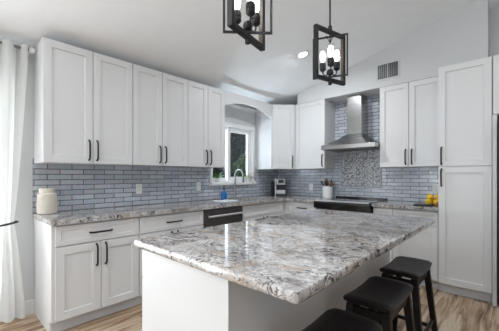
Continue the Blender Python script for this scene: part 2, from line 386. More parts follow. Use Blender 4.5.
# mosaic panel
mo = thing('mosaic_panel', 'framed grey and white flower mosaic set in the tile behind the cooktop', 'wall panel', (1.54, YB-.009, 1.06))
bm = new(); box(bm, 1.265, 1.835, YB-.0155, YB-.0095, 1.115, 1.66); obj('mosaic_field', bm, 'mosaic', mo)
bm = new()
for a in ((1.24, 1.265, 1.09, 1.685), (1.835, 1.86, 1.09, 1.685), (1.265, 1.835, 1.09, 1.115), (1.265, 1.835, 1.66, 1.685)): box(bm, a[0], a[1], YB-.021, YB-.0095, a[2], a[3], .003)
simple('tile_frame', (0.36, 0.37, 0.40), 0.2, var=0.05)
obj('border', bm, 'tile_frame', mo)
# baseboards
bm = new(); prism(bm, [(0.0005, 0.0), (0.016, 0.0), (0.016, 0.10), (0.010, 0.125), (0.0005, 0.13)], 'y', PY1+.09, .588); struct('baseboard_left', bm, 'paint_trim')
bm = new(); prism(bm, [(0.0005, 0.0), (0.016, 0.0), (0.016, 0.10), (0.010, 0.125), (0.0005, 0.13)], 'y', YF, PY0-.09); struct('baseboard_left.001', bm, 'paint_trim')

# sink window
def window_leaf(bm, y0, y1, z0, z1, x, w_=.045, t_=.03):
    box(bm, x, x+t_, y0, y0+w_, z0, z1, .004); box(bm, x, x+t_, y1-w_, y1, z0, z1, .004)
    box(bm, x, x+t_, y0+w_, y1-w_, z0, z0+w_, .004); box(bm, x, x+t_, y0+w_, y1-w_, z1-w_, z1, .004)
win = bpy.data.objects.new('window_1', None); C.objects.link(win); win.location = (0, (WY0+WY1)/2, WZ0); win['kind'] = 'structure'
bm = new()
box(bm, -.13, -.001, WY0+.001, WY0+.02, WZ0+.001, WZ1-.001); box(bm, -.13, -.001, WY1-.02, WY1-.001, WZ0+.001, WZ1-.001)
box(bm, -.13, -.001, WY0+.02, WY1-.02, WZ1-.02, WZ1-.001); box(bm, -.13, -.001, WY0+.02, WY1-.02, WZ0+.001, WZ0+.02)
obj('jamb', bm, 'paint_trim', win)
bm = new()
box(bm, .0005, .018, WY0-.04, WY0+.004, WZ0-.002, WZ1+.045, .003); box(bm, .0005, .018, WY1-.004, WY1+.032, WZ0-.002, WZ1+.045, .003)
box(bm, .0005, .022, WY0-.04, WY1+.032, WZ1-.004, WZ1+.045, .003)
obj('window_casing', bm, 'paint_trim', win)
bm = new(); box(bm, -.10, .065, WY0-.04, WY1+.035, WZ0-.045, WZ0+.004, .006, seg=2); obj('window_sill', bm, 'paint_trim', win)
ym = 3.075
bm = new(); window_leaf(bm, WY0+.02, ym+.02, WZ0+.02, WZ1-.02, -.10); sl = obj('sash', bm, 'paint_trim', win)
bm = new(); box(bm, -.088, -.084, WY0+.06, ym-.02, WZ0+.06, WZ1-.06); obj('pane', bm, 'window_glass', sl)
bm = new(); window_leaf(bm, ym-.03, WY1-.02, WZ0+.02, WZ1-.02, -.065, w_=.062); sr = obj('sash', bm, 'paint_trim', win)
bm = new(); box(bm, -.053, -.049, ym+.027, WY1-.077, WZ0+.07, WZ1-.07); obj('pane', bm, 'window_glass', sr)
# patio door frame (left of the frame, behind the curtain)
pd = bpy.data.objects.new('door_1', None); C.objects.link(pd); pd.location = (0, (PY0+PY1)/2, 0); pd['kind'] = 'structure'
bm = new()
box(bm, -.14, .015, PY0-.07, PY0+.03, 0, PZ1+.07, .004); box(bm, -.14, .015, PY1-.03, PY1+.05, 0, PZ1+.07, .004); box(bm, -.14, .015, PY0+.03, PY1-.03, PZ1-.02, PZ1+.07, .004)
box(bm, -.09, -.05, -1.09, -1.01, 0.01, PZ1-.02, .004); obj('door_frame', bm, 'paint_trim', pd)
# front window frame
wf = bpy.data.objects.new('window_2', None); C.objects.link(wf); wf.location = ((fx0+fx1)/2, YF, fz0); wf['kind'] = 'structure'
bm = new()
for x in (fx0+.03, 2.03, 3.17, fx1-.03): box(bm, x-.03, x+.03, YF-.12, YF-.04, fz0, fz1)
box(bm, fx0, fx1, YF-.12, YF-.04, fz0, fz0+.06); box(bm, fx0, fx1, YF-.12, YF-.04, fz1-.06, fz1); obj('window_frame', bm, 'paint_trim', wf)
wr = bpy.data.objects.new('window_3', None); C.objects.link(wr); wr.location = (XR, .3, .75); wr['kind'] = 'structure'  # unseen opening made up for the side fill
bm = new()
for y in (-1.17, .3, 1.77): box(bm, XR+.04, XR+.12, y-.03, y+.03, .75, 2.25)
box(bm, XR+.04, XR+.12, -1.2, 1.8, .75, .81); box(bm, XR+.04, XR+.12, -1.2, 1.8, 2.19, 2.25); obj('window_frame', bm, 'paint_trim', wr)

# ---------------------------------------------------------------- cabinet kit
def frame(o, u, n):
    """matrix whose local x runs along the front, y is up, z sticks out of the front"""
    u = Vector(u).normalized(); n = Vector(n).normalized(); v = Vector((0, 0, 1))
    M = Matrix.Identity(4)
    for i in range(3): M[i][0] = u[i]; M[i][1] = v[i]; M[i][2] = n[i]; M[i][3] = o[i]
    return M
GAP = 0.0025
def shaker(bm, M, u0, u1, v0, v1, t=.02, rail=.062, rec=.012):
    u0 += GAP; u1 -= GAP; v0 += GAP; v1 -= GAP
    n0 = len(bm.verts)
    def q(u, v, n): return bm.verts.new(M @ Vector((u, v, n)))
    e = .0022
    def ring(i, n): return [q(u0+i, v0+i, n), q(u1-i, v0+i, n), q(u1-i, v1-i, n), q(u0+i, v1-i, n)]
    R = [ring(0, 0), ring(0, t-e), ring(e, t), ring(rail, t), ring(rail+.004, t-rec)]
    for a, b_ in zip(R, R[1:]):
        for k in range(4): bm.faces.new((a[k], a[(k+1) % 4], b_[(k+1) % 4], b_[k]))
    bm.faces.new(R[0][::-1]); bm.faces.new(R[-1])
def slab_front(bm, M, u0, u1, v0, v1, t=.02):
    u0 += GAP; u1 -= GAP; v0 += GAP; v1 -= GAP
    box(bm, u0, u1, v0, v1, 0, t, .002, M=M)
def pull(M, u, v, L, vertical=True, t=.02):
    """arched bar pull centred at (u, v)"""
    bm = new(); pts = []
    for k in range(13):
        s = -1+2*k/12; h = t+.004+.024*(1-abs(s)**9)
        d = s*L/2
        pts.append(M @ Vector((u, v+d, h) if vertical else (u+d, v, h)))
    tube(bm, pts, .0078, 8)
    for s in (-1, 1):
        d = s*(L/2-.001)
        a = Vector((u, v+d, t-.0005) if vertical else (u+d, v, t-.0005)); b_ = a+Vector((0, 0, .008))
        tube(bm, [M @ a, M @ b_], [.0085, .0075], 10)
    return bm
def door(root, M, u0, u1, v0, v1, hu=None, hv=None, hl=.185, flat=False):
    bm = new(); shaker(bm, M, u0, u1, v0, v1); d = obj('door', bm, 'cabinet_white', root)
    if hu is not None: obj('handle', pull(M, hu, hv, hl), 'bronze', d)
    return d
def drawer(root, M, u0, u1, v0, v1, hl=.2, handle=True):
    bm = new(); shaker(bm, M, u0, u1, v0, v1, rail=.038, rec=.007); d = obj('drawer', bm, 'cabinet_white', root)
    if handle: obj('handle', pull(M, (u0+u1)/2, (v0+v1)/2, hl, False), 'bronze', d)
    return d

T = .02
# --- upper cabinets on the left wall (front normal +x, u along +y)
def upper_left(y0, y1, ysplit, label, hoff=.035):
    r = thing('wall_cabinet', label, 'cabinet', (0.002, y0, UB), 'white wall cabinets')
    bm = new(); box(bm, .002, UF-T, y0+.0008, y1-.0008, UB, UH, .0012); obj('cabinet_body', bm, 'cabinet_white', r)
    M = frame((UF-T, 0, 0), (0, 1, 0), (1, 0, 0))
    door(r, M, y0, ysplit, UB, UH, ysplit-hoff, UB+.125)
    door(r, M, ysplit, y1, UB, UH, ysplit+hoff, UB+.125)
    return r
upper_left(.584, 1.356, .975, 'white two-door wall cabinet nearest the curtain, widest on the left wall')
upper_left(1.357, 2.040, 1.697, 'white two-door wall cabinet, middle one of the three left of the window')
upper_left(2.041, 2.643, 2.349, 'narrow white two-door wall cabinet beside the window, under the arch start')
# --- diagonal corner cabinet
yc = YB-.61
r = thing('corner_wall_cabinet', 'white one-door diagonal wall cabinet in the corner right of the window', 'cabinet', (0.3, YB-.3, UB))
k = T/math.sqrt(2)
bm = new(); prism(bm, [(.002, YB-.011), (.002, yc), (UF-.006, yc), (.61-.004, YB-UF+.006), (.61-.001, YB-UF+.012), (.61-.001, YB-.011)], 'z', UB, UH)
obj('cabinet_body', bm, 'cabinet_white', r)
u = Vector((.61-UF, .61-UF, 0)); wlen = u.length
M = frame((UF-.006, yc, 0), (1, 1, 0), (1, -1, 0))
door(r, M, .012, wlen-.012, UB, UH, wlen-.045, UB+.125)
bm = new()   # beaded side panel towards the window
box(bm, .003, UF-.008, yc-.012, yc-.0005, UB, UH)
for i in range(1, 8): box(bm, .003+i*.042-.0015, .003+i*.042+.0015, yc-.0145, yc-.0115, UB+.001, UH-.001)
obj('side_panel', bm, 'cabinet_white', r)
# --- arched valance over the window
va = new(); ya, yb_ = 2.6445, yc-.0135
low = []
for i in range(25):
    s = i/24; y = ya+(yb_-ya)*s; low.append((y, 2.232-.03*s+.098*(1-abs(2*s-1)**2.0)))
top = [(yb_, UH), (ya, UH)]
prism(va, low+top, 'x', UF-T-.002, UF-.002)
tag = obj_at('arched_valance', va, 'cabinet_white', (UF-.01, 3.14, 2.2), label='white arched valance board bridging the cabinets above the sink window', category='valance')
# --- range wall uppers
def upper_back(x0, x1, splits, label, handles):
    r = thing('wall_cabinet', label, 'cabinet', (x0, YB-.002, UB), 'white wall cabinets')
    bm = new(); box(bm, x0+.0008, x1-.0008, YB-UF+T, YB-.0105, UB, UH, .0012); obj('cabinet_body', bm, 'cabinet_white', r)
    M = frame((0, YB-UF+T, 0), (1, 0, 0), (0, -1, 0))
    xs = [x0]+splits+[x1]
    for i in range(len(xs)-1): door(r, M, xs[i], xs[i+1], UB, UH, handles[i], UB+.125)
upper_back(.612, 1.141, [], 'white single-door wall cabinet left of the range hood', [1.141-.035])
upper_back(1.937, 2.642, [2.285], 'white two-door wall cabinet between the range hood and the pantry', [2.285-.035, 2.285+.035])

# --- base cabinets
BF = .62; BZ0, BZ1 = .105, .874
def base_left(y0, y1, label, split=True, handle=True, sink=False):
    r = thing('base_cabinet', label, 'cabinet', (.3, y0, 0), 'white base cabinets')
    bm = new()
    if sink:
        box(bm, .012, BF-T, y0+.001, y0+.02, BZ0, BZ1); box(bm, .012, BF-T, y1-.02, y1-.001, BZ0, BZ1)
        box(bm, .012, BF-T, y0+.02, y1-.02, BZ0, BZ0+.02); box(bm, BF-T-.02, BF-T, y0+.02, y1-.02, BZ0+.02, BZ1)
    else: box(bm, .012, BF-T, y0+.001, y1-.001, BZ0, BZ1, .0012)
    obj('cabinet_body', bm, 'cabinet_white', r)
    bm = new(); box(bm, .012, BF-.075, y0+.001, y1-.001, 0.0005, BZ0); obj('toe_kick', bm, 'toe_kick', r)
    M = frame((BF-T, 0, 0), (0, 1, 0), (1, 0, 0)); ym = (y0+y1)/2
    drawer(r, M, y0+.003, y1-.003, .70, BZ1-.012, .18, handle)
    door(r, M, y0+.003, ym, BZ0+.005, .695, ym-.037, .585); door(r, M, ym, y1-.003, BZ0+.005, .695, ym+.037, .585)
    return r
r = base_left(.605, 1.290, 'white base cabinet with drawer and two doors at the near counter end')
bm = new(); prism(bm, [(.002, .0005), (BF-.075, .0005), (BF-.075, BZ0), (BF-T, BZ0), (BF-T, BZ1), (.002, BZ1)], 'y', .587, .6045, ); obj('end_panel', bm, 'cabinet_white', r)
base_left(1.291, 2.064, 'white base cabinet with one long drawer left of the dishwasher')
base_left(2.712, 3.62, 'white sink base cabinet with plain false front under the window', handle=False, sink=True)
# dishwasher
dw = thing('dishwasher', 'dark stainless dishwasher with a bar handle under the left counter', 'dishwasher', (.3, 2.39, 0))
bm = new(); box(bm, .03, BF-.03, 2.072, 2.706, .10, BZ1-.004, .002); obj('tub', bm, 'black_plastic', dw)
bm = new(); box(bm, BF-.03, BF+.002, 2.076, 2.702, .115, .862, .004, seg=2); dd = obj('door', bm, 'dark_steel', dw)
bm = new(); tube(bm, [(BF+.035, 2.115, .782), (BF+.035, 2.665, .782)], .013, 10)
for y in (2.14, 2.64): tube(bm, [(BF+.001, y, .782), (BF+.03, y, .782)], .008, 8)
obj('handle', bm, 'silver_plastic', dd, label='pale bar handle')
bm = new(); box(bm, .05, BF-.08, 2.08, 2.70, .001, .099); obj('toe_kick', bm, 'black_plastic', dw)

def base_back(x0, x1, splits, label, dh, doorhandles):
    r = thing('base_cabinet', label, 'cabinet', (x0, YB-.3, 0), 'white base cabinets')
    yf = YB-BF+T
    bm = new(); box(bm, x0+.001, x1-.001, yf, YB-.012, BZ0, BZ1, .0012); obj('cabinet_body', bm, 'cabinet_white', r)
    bm = new(); box(bm, x0+.001, x1-.001, YB-BF+.075, YB-.012, .0005, BZ0); obj('toe_kick', bm, 'toe_kick', r)
    M = frame((0, yf, 0), (1, 0, 0), (0, -1, 0)); xs = [x0+.003]+splits+[x1-.003]
    for i in range(len(xs)-1):
        drawer(r, M, xs[i], xs[i+1], .70, BZ1-.012, .16, dh)
        hu = doorhandles[i]
        door(r, M, xs[i], xs[i+1], BZ0+.005, .695, hu, .56)
base_back(.665, 1.160, [], 'white base cabinet with one drawer between the corner and the range', True, [1.12])
bm = new(); box(bm, .012, BF-T, 3.6215, YB-.012, .0005, BZ1); box(bm, BF-T, .6635, YB-BF+T, YB-.012, .0005, BZ1)
obj_at('corner_filler', bm, 'cabinet_white', (.3, 3.9, 0), label='white blind corner unit under the counter where the two runs meet', category='cabinet')
base_back(1.945, 2.642, [2.178], 'white base cabinet with narrow and wide drawer right of the range', False, [None, 2.215])

# --- pantry
PF = 3.645; px0, px1 = 2.644, 3.088
r = thing('pantry_cabinet', 'tall white two-door pantry cabinet at the right end of the range wall', 'cabinet', (px0, YB-.3, 0))
bm = new(); box(bm, px0, px1, PF+T, YB-.012, .10, UH, .0012); obj('cabinet_body', bm, 'cabinet_white', r)
bm = new(); box(bm, px0, px1, PF+.075, YB-.012, .0005, .10); obj('toe_kick', bm, 'toe_kick', r)
M = frame((0, PF+T, 0), (1, 0, 0), (0, -1, 0))
door(r, M, px0, px1, 1.358, UH, px0+.03, 1.358+.115)
door(r, M, px0, px1, .108, 1.356, px0+.03, 1.356-.115)
# refrigerator, its side panel and the cabinet over it
r = thing('fridge_cabinet', 'white cabinet and side panel framing the refrigerator at the right edge', 'cabinet', (3.10, YB-.3, 0))
bm = new(); box(bm, 3.091, 3.124, PF-.01, YB-.012, .0005, 1.85, .0012); box(bm, 3.091, 4.10, PF+T, YB-.012, 1.8505, UH, .0012); box(bm, 4.068, 4.10, PF-.01, YB-.012, .0005, 1.85, .0012)
obj('cabinet_body', bm, 'cabinet_white', r)
M = frame((0, PF+T, 0), (1, 0, 0), (0, -1, 0)); door(r, M, 3.094, 3.594, 1.856, UH, 3.56, 1.95); door(r, M, 3.594, 4.098, 1.856, UH, 3.63, 1.95)
fr = thing('refrigerator', 'black refrigerator cut off by the right edge of the picture', 'refrigerator', (3.6, YB-.35, 0))
bm = new(); box(bm, 3.137, 4.055, 3.62, YB-.03, .02, 1.80, .004); obj('fridge_body', bm, 'black_gloss', fr)
for x0, x1 in ((3.138, 3.594), (3.600, 4.054)):
    bm = new(); box(bm, x0, x1, 3.545, 3.618, .72, 1.80, .008, seg=2); d = obj('door', bm, 'black_gloss', fr)
    bm = new(); hx = x1-.04 if x0 < 3.3 else x0+.04; tube(bm, [(hx, 3.545, .85), (hx, 3.50, .88), (hx, 3.50, 1.55), (hx, 3.545, 1.58)], .011, 8); obj('handle', bm, 'nickel', d)
bm = new(); box(bm, 3.138, 4.054, 3.545, 3.618, .10, .71, .008, seg=2); d = obj('drawer', bm, 'black_gloss', fr)
bm = new(); tube(bm, [(3.25, 3.545, .64), (3.28, 3.50, .64), (3.91, 3.50, .64), (3.94, 3.545, .64)], .011, 8); obj('handle', bm, 'nickel', d)

# --- worktops
CT0, CT1 = .875, .915
sy0, sy1, sxa, sxb = 2.88, 3.46, .14, .52
bm = new()
for a in ((.011, .65, .575, sy0), (.011, .65, sy1, YB-.011), (.011, sxa, sy0, sy1), (sxb, .65, sy0, sy1)):
    prism(bm, [(a[0], a[2]), (a[1], a[2]), (a[1], a[3]), (a[0], a[3])], 'z', CT0, CT1)
prism(bm, [(.65, YB-.65), (1.163, YB-.65), (1.163, YB-.011), (.65, YB-.011)], 'z', CT0, CT1)
bmesh.ops.remove_doubles(bm, verts=bm.verts, dist=.0003)
obj('worktop', bm, 'granite', label='L-shaped speckled granite worktop along the left wall and corner', category='worktop')
bm = new(); box(bm, 1.943, 2.642, YB-.65, YB-.011, CT0, CT1, .003)
obj('worktop', bm, 'granite', label='short speckled granite worktop between the range and pantry', category='worktop')
# sink
bm = new(); z0 = .70
def basin(bm):
    o_ = [(sxa-.012, sy0-.012), (sxb+.012, sy0-.012), (sxb+.012, sy1+.012), (sxa-.012, sy1+.012)]
    i_ = [(sxa+.004, sy0+.004), (sxb-.004, sy0+.004), (sxb-.004, sy1-.004), (sxa+.004, sy1-.004)]
    A = [bm.verts.new((x, y, CT0-.0005)) for x, y in o_]; B = [bm.verts.new((x, y, CT0-.0005)) for x, y in i_]
    C_ = [bm.verts.new((x+(.02 if x < .3 else -.02), y+(.02 if y < 3.1 else -.02), z0)) for x, y in i_]
    D = [bm.verts.new((x, y, z0-.012)) for x, y in o_]
    for P, Q in ((A, B), (B, C_), (A, D)):
        for k in range(4): bm.faces.new((P[k], P[(k+1) % 4], Q[(k+1) % 4], Q[k]))
    bm.faces.new(C_); bm.faces.new(D)
basin(bm)
sk = thing('kitchen_sink', 'stainless undermount sink set in the worktop below the window', 'sink', (.33, 3.17, z0))
obj('basin', bm, 'steel', sk)
bm = new(); lathe(bm, [(0, z0+.001), (.035, z0+.001), (.04, z0+.004), (.042, z0+.0005)], .33, 3.17, 16); obj('drain', bm, 'chrome', sk)

# --- island
isl = thing('kitchen_island', 'white kitchen island base with overhanging seating side', 'island', (2.1, 1.7, 0))
ix0, ix1, iy0, iy1 = 1.736, 2.782, .708, 2.695
bx0, bx1, by0, by1 = 1.757, 2.445, .752, 2.655
bm = new(); box(bm, bx0, bx1, by0, by1, .10, CT0-.001, .0015); obj('cabinet_body', bm, 'cabinet_white', isl)
bm = new(); box(bm, bx0+.06, bx1-.005, by0+.004, by1-.004, .0005, .10); obj('toe_kick', bm, 'toe_kick', isl)
bm = new(); box(bm, bx1, bx1+.006, by0-.004, by1+.004, .0005, CT0-.001, .001); obj('back_panel', bm, 'cabinet_white', isl)
bm = new(); box(bm, bx0+.029, bx1+.006, by0-.012, by0, .0005, CT0-.001, .001); obj('end_panel', bm, 'cabinet_white', isl)
M = frame((bx0, by1, 0), (0, -1, 0), (-1, 0, 0)); n = 3; wdt = (by1-by0)/n
for i in range(n):
    drawer(isl, M, i*wdt+.002, (i+1)*wdt-.002, .70, CT0-.012, .2)
    mid = (i+.5)*wdt
    door(isl, M, i*wdt+.002, mid, .11, .695, mid-.037, .56); door(isl, M, mid, (i+1)*wdt-.002, .11, .695, mid+.037, .56)
# island top with chiselled edge
def island_top():
    bm = new(); nx, ny = 14, 28; r_ = .014
    per = []
    def corner(cx, cy, a0):
        return [(cx+r_*math.cos(a0+PI/2*k/5), cy+r_*math.sin(a0+PI/2*k/5)) for k in range(6)]
    out = []
    segs = [((ix0+r_, iy0), (ix1-r_, iy0), 16, corner(ix1-r_, iy0+r_, -PI/2)), ((ix1, iy0+r_), (ix1, iy1-r_), 30, corner(ix1-r_, iy1-r_, 0)),
            ((ix1-r_, iy1), (ix0+r_, iy1), 16, corner(ix0+r_, iy1-r_, PI/2)), ((ix0, iy1-r_), (ix0, iy0+r_), 30, corner(ix0+r_, iy0+r_, PI))]
    for a, b_, n_, c in segs:
        for k in range(1, n_): out.append((a[0]+(b_[0]-a[0])*k/n_, a[1]+(b_[1]-a[1])*k/n_))
        out += c
    cen = Vector(((ix0+ix1)/2, (iy0+iy1)/2)); levels = [(CT0, .006, .001), (CT0+.006, .001, .003), (CT0+.016, -.001, .003), (CT0+.028, 0, .003), (CT1-.004, .002, .0015), (CT1, .007, .0006)]
    rings = []
    rnd = random.Random(2)
    for z, inset, j in levels:
        R = []
        for i, (x, y) in enumerate(out):
            a = out[i-1]; b_ = out[(i+1) % len(out)]; t_ = Vector((b_[0]-a[0], b_[1]-a[1])).normalized(); nrm = Vector((t_.y, -t_.x))
            d = -inset+rnd.uniform(-j, j)
            R.append(bm.verts.new((x+nrm.x*d, y+nrm.y*d, z)))
        rings.append(R)
    L_ = len(out)
    for a, b_ in zip(rings, rings[1:]):
        for k in range(L_): bm.faces.new((a[k], a[(k+1) % L_], b_[(k+1) % L_], b_[k]))
    bm.faces.new(rings[-1]); bm.faces.new(rings[0][::-1])
    return bm
obj('worktop', island_top(), 'granite', smooth=50, label='large speckled granite island worktop overhanging the bar stools', category='worktop')

# --- range
rg = thing('kitchen_range', 'black slide-in range with flat glass cooktop under the hood', 'range', (1.553, YB-.35, 0))
rx0, rx1, ry0 = 1.169, 1.937, 3.615
bm = new(); box(bm, rx0+.002, rx1-.002, ry0+.03, YB-.012, .02, .905, .003); obj('range_body', bm, 'black_plastic', rg)
bm = new(); box(bm, rx0, rx1, ry0+.02, YB-.045, .906, .922, .004, seg=2); ck = obj('cooktop', bm, 'black_glass', rg)
for x, y, q in ((1.36, 3.80, .10), (1.75, 3.80, .085), (1.36, 4.08, .075), (1.75, 4.08, .10)):
    bm = new(); lathe(bm, [(q, .9222), (q, .9226), (q+.003, .9226), (q+.003, .9222)], x, y, 32)
    obj('burner_ring', bm, 'nickel', ck)
bm = new(); box(bm, rx0, rx1, YB-.044, YB-.0135, .90, .945, .004); obj('rear_trim', bm, 'black_gloss', rg)
bm = new(); prism(bm, [(ry0+.022, .924), (ry0-.035, .905), (ry0-.045, .885), (ry0-.035, .815), (ry0+.03, .80), (ry0+.03, .905)], 'x', rx0+.001, rx1-.001); obj('control_panel', bm, 'black_gloss', rg)
bm = new(); prism(bm, [(ry0+.016, .9245), (ry0+.014, .9275), (ry0-.030, .9105), (ry0-.028, .9075)], 'x', rx0+.012, rx1-.012); obj('panel_trim', bm, 'silver_plastic', rg, label='brushed steel strip')
bm = new(); box(bm, rx0+.006, rx1-.006, ry0, ry0+.029, .23, .795, .004); d = obj('oven_door', bm, 'black_gloss', rg)
bm = new(); tube(bm, [(rx0+.04, ry0-.05, .75), (rx1-.04, ry0-.05, .75)], .013, 10)
for x in (rx0+.07, rx1-.07): tube(bm, [(x, ry0+.001, .75), (x, ry0-.045, .75)], .009, 8)
obj('handle', bm, 'steel', d)
bm = new(); box(bm, rx0+.006, rx1-.006, ry0, ry0+.029, .05, .222, .004); obj('bottom_drawer', bm, 'black_gloss', rg)

# --- hood
hd = thing('range_hood', 'stainless steel chimney range hood above the cooktop', 'range hood', (1.55, YB-.012, 1.64))
hx0, hx1, hyf = 1.160, 1.932, 3.80; hb = YB-.0215
bm = new()
A = [(hx0, hyf), (hx1, hyf), (hx1, hb), (hx0, hb)]; Bp = [(1.449, 4.03), (1.667, 4.03), (1.667, hb), (1.449, hb)]
lo = [bm.verts.new((x, y, 1.700)) for x, y in A]; hi = [bm.verts.new((x, y, 1.865)) for x, y in Bp]
# slightly curved shoulders
mid = [bm.verts.new((a[0]+(c[0]-a[0])*.62, a[1]+(c[1]-a[1])*.62, 1.785)) for a, c in zip(A, Bp)]
for P, Q in ((lo, mid), (mid, hi)):
    for k in range(4): bm.faces.new((P[k], P[(k+1) % 4], Q[(k+1) % 4], Q[k]))
bm.faces.new(lo[::-1]); bm.faces.new(hi); obj('canopy', bm, 'steel', hd)
bm = new(); box(bm, hx0, hx1, hyf, hb, 1.640, 1.699, .003); obj('rim', bm, 'steel', hd)
bm = new(); box(bm, hx0+.03, hx1-.03, hyf+.03, hb-.03, 1.634, 1.6395); obj('filter', bm, 'dark_steel', hd)
bm = new(); box(bm, 1.451, 1.665, 4.032, hb, 1.8655, 2.28, .002); obj('chimney', bm, 'steel', hd)
bm = new(); box(bm, 1.456, 1.660, 4.037, hb, 2.2805, UH-.001, .002); obj('chimney_sleeve', bm, 'steel', hd)

# --- faucet
fa = thing('kitchen_faucet', 'brushed nickel gooseneck faucet behind the sink', 'faucet', (.085, 3.09, CT1))
bm = new(); lathe(bm, [(0, .0005), (.028, .0005), (.028, .008), (.02, .014), (.018, .10), (.016, .105), (0, .105)]); bmesh.ops.translate(bm, verts=bm.verts, vec=(.085, 3.09, CT1)); obj('base', bm, 'nickel', fa)
bm = new(); pts = [(.085, 3.09, CT1+.09), (.085, 3.09, CT1+.25), (.085, 3.09, CT1+.355)]
for i in range(1, 12):
    a = PI*i/12; pts.append((.085+.085*(1-math.cos(a)), 3.09, CT1+.355+.085*math.sin(a)))
pts += [(.255, 3.09, CT1+.355), (.255, 3.09, CT1+.32)]
tube(bm, pts, .0115, 12); obj('spout', bm, 'nickel', fa)
bm = new(); tube(bm, [(.255, 3.09, CT1+.335), (.255, 3.09, CT1+.32), (.255, 3.09, CT1+.26), (.255, 3.09, CT1+.245)], [.014, .017, .018, .015], 14); obj('spray_head', bm, 'nickel', fa)
bm = new(); tube(bm, [(.10, 3.10, CT1+.07), (.115, 3.135, CT1+.085), (.125, 3.175, CT1+.11)], [.009, .008, .006], 8); obj('lever', bm, 'nickel', fa)

# --- soap bottle, towel
sb = thing('dish_soap', 'blue dish soap bottle with dark pump beside the sink', 'soap bottle', (.15, 2.80, CT1))
bm = new(); lathe(bm, [(0, .0005), (.033, .0005), (.037, .006), (.038, .06), (.036, .10), (.026, .125), (.014, .135), (.013, .145), (0, .145)], seg=20)
bmesh.ops.scale(bm, vec=(.9, 1.35, .9), verts=bm.verts); bmesh.ops.translate(bm, verts=bm.verts, vec=(.15, 2.80, CT1)); obj('bottle', bm, 'blue_soap', sb)
bm = new(); lathe(bm, [(0, .145), (.015, .145), (.015, .165), (.006, .17), (.006, .19), (.012, .192), (.012, .20), (0, .20)], seg=12); bmesh.ops.translate(bm, verts=bm.verts, vec=(.15, 2.80, CT1))
tube(bm, [(.15, 2.80, CT1+.196), (.185, 2.80, CT1+.193)], .005, 6); obj('pump', bm, 'black_plastic', sb)
bm = new()
nx_, ny_ = 8, 14; G = [[None]*(ny_+1) for _ in range(nx_+1)]
for i in range(nx_+1):
    for j in range(ny_+1):
        G[i][j] = bm.verts.new((.24+.20*i/nx_, 2.50+.30*j/ny_, CT1+.007+.003*math.sin(i*1.3+j*.7)))
for i in range(nx_):
    for j in range(ny_): bm.faces.new((G[i][j], G[i+1][j], G[i+1][j+1], G[i][j+1]))
ex = bmesh.ops.extrude_face_region(bm, geom=bm.faces[:]); bmesh.ops.translate(bm, verts=[v for v in ex['geom'] if isinstance(v, bmesh.types.BMVert)], vec=(0, 0, -.0065))
for v in bm.verts: v.co.z = max(v.co.z, CT1+.0004)
obj_at('dish_towel', bm, 'cloth', (.34, 2.65, CT1), label='white folded dish towel flat on the counter left of the sink', category='towel')

# --- sill plants
def leaf_mesh(bm, base, direction, L_, W_, droop=.3):
    d = Vector(direction).normalized(); s = d.cross(Vector((0, 0, 1)));
    if s.length < .05: s = Vector((1, 0, 0))
    s.normalize(); prev = None; n_ = 5
    for i in range(n_+1):
        t_ = i/n_; p = Vector(base)+d*L_*t_+Vector((0, 0, -droop*L_*t_*t_)); wv_ = W_*math.sin(PI*min(1, t_*.92+.06))*.5
        a = bm.verts.new(p-s*wv_); b_ = bm.verts.new(p+s*wv_)
        if prev: bm.faces.new((prev[0], prev[1], b_, a))
        prev = (a, b_)
def pot(bm, x, y, z, r, h): lathe(bm, [(0, z), (r*.75, z), (r, z+h), (r*.9, z+h), (r*.85, z+h*.85), (0, z+h*.85)], x, y, 18)
SZ = WZ0+.0045
p = thing('potted_plant', 'small leafy green plant in white pot on the left end of the sill', 'potted plant', (.022, 2.79, SZ))
bm = new(); pot(bm, .022, 2.79, SZ, .04, .055); obj('pot', bm, 'ceramic_white', p)
bm = new(); rnd = random.Random(3)
for i in range(26):
    a = rnd.uniform(0, 2*PI); leaf_mesh(bm, (.022, 2.79, SZ+.048), (math.cos(a)*.35+.15, math.sin(a), rnd.uniform(.4, 1.6)), rnd.uniform(.09, .17), .028, rnd.uniform(.1, .4))
obj('foliage', bm, 'leaf', p)
p = thing('flower_vase', 'small glass vase of pink flowers and pale leaves on the right sill end', 'vase of flowers', (.022, 3.47, SZ))
bm = new(); lathe(bm, [(0, SZ), (.03, SZ), (.038, SZ+.03), (.028, SZ+.075), (.033, SZ+.085), (.030, SZ+.085), (.025, SZ+.075), (.034, SZ+.03), (.027, SZ+.004), (0, SZ+.004)], .022, 3.47, 18); obj('vase', bm, 'ceramic_white', p)
bm = new()
for i in range(22):
    a = rnd.uniform(0, 2*PI); leaf_mesh(bm, (.022, 3.47, SZ+.075), (math.cos(a)*.4+.15, math.sin(a), rnd.uniform(.1, 1.0)), rnd.uniform(.07, .13), .034, .5)
obj('foliage', bm, 'leaf_light', p)
bm = new()
for i in range(9):
    a = rnd.uniform(0, 2*PI); q = Vector((.05+.03*math.cos(a), 3.49+.07*math.sin(a), SZ+.03+rnd.uniform(0, .10)))
    bmesh.ops.create_icosphere(bm, subdivisions=1, radius=.012, matrix=Matrix.Translation(q))
obj('blossoms', bm, 'petal_pink', p)

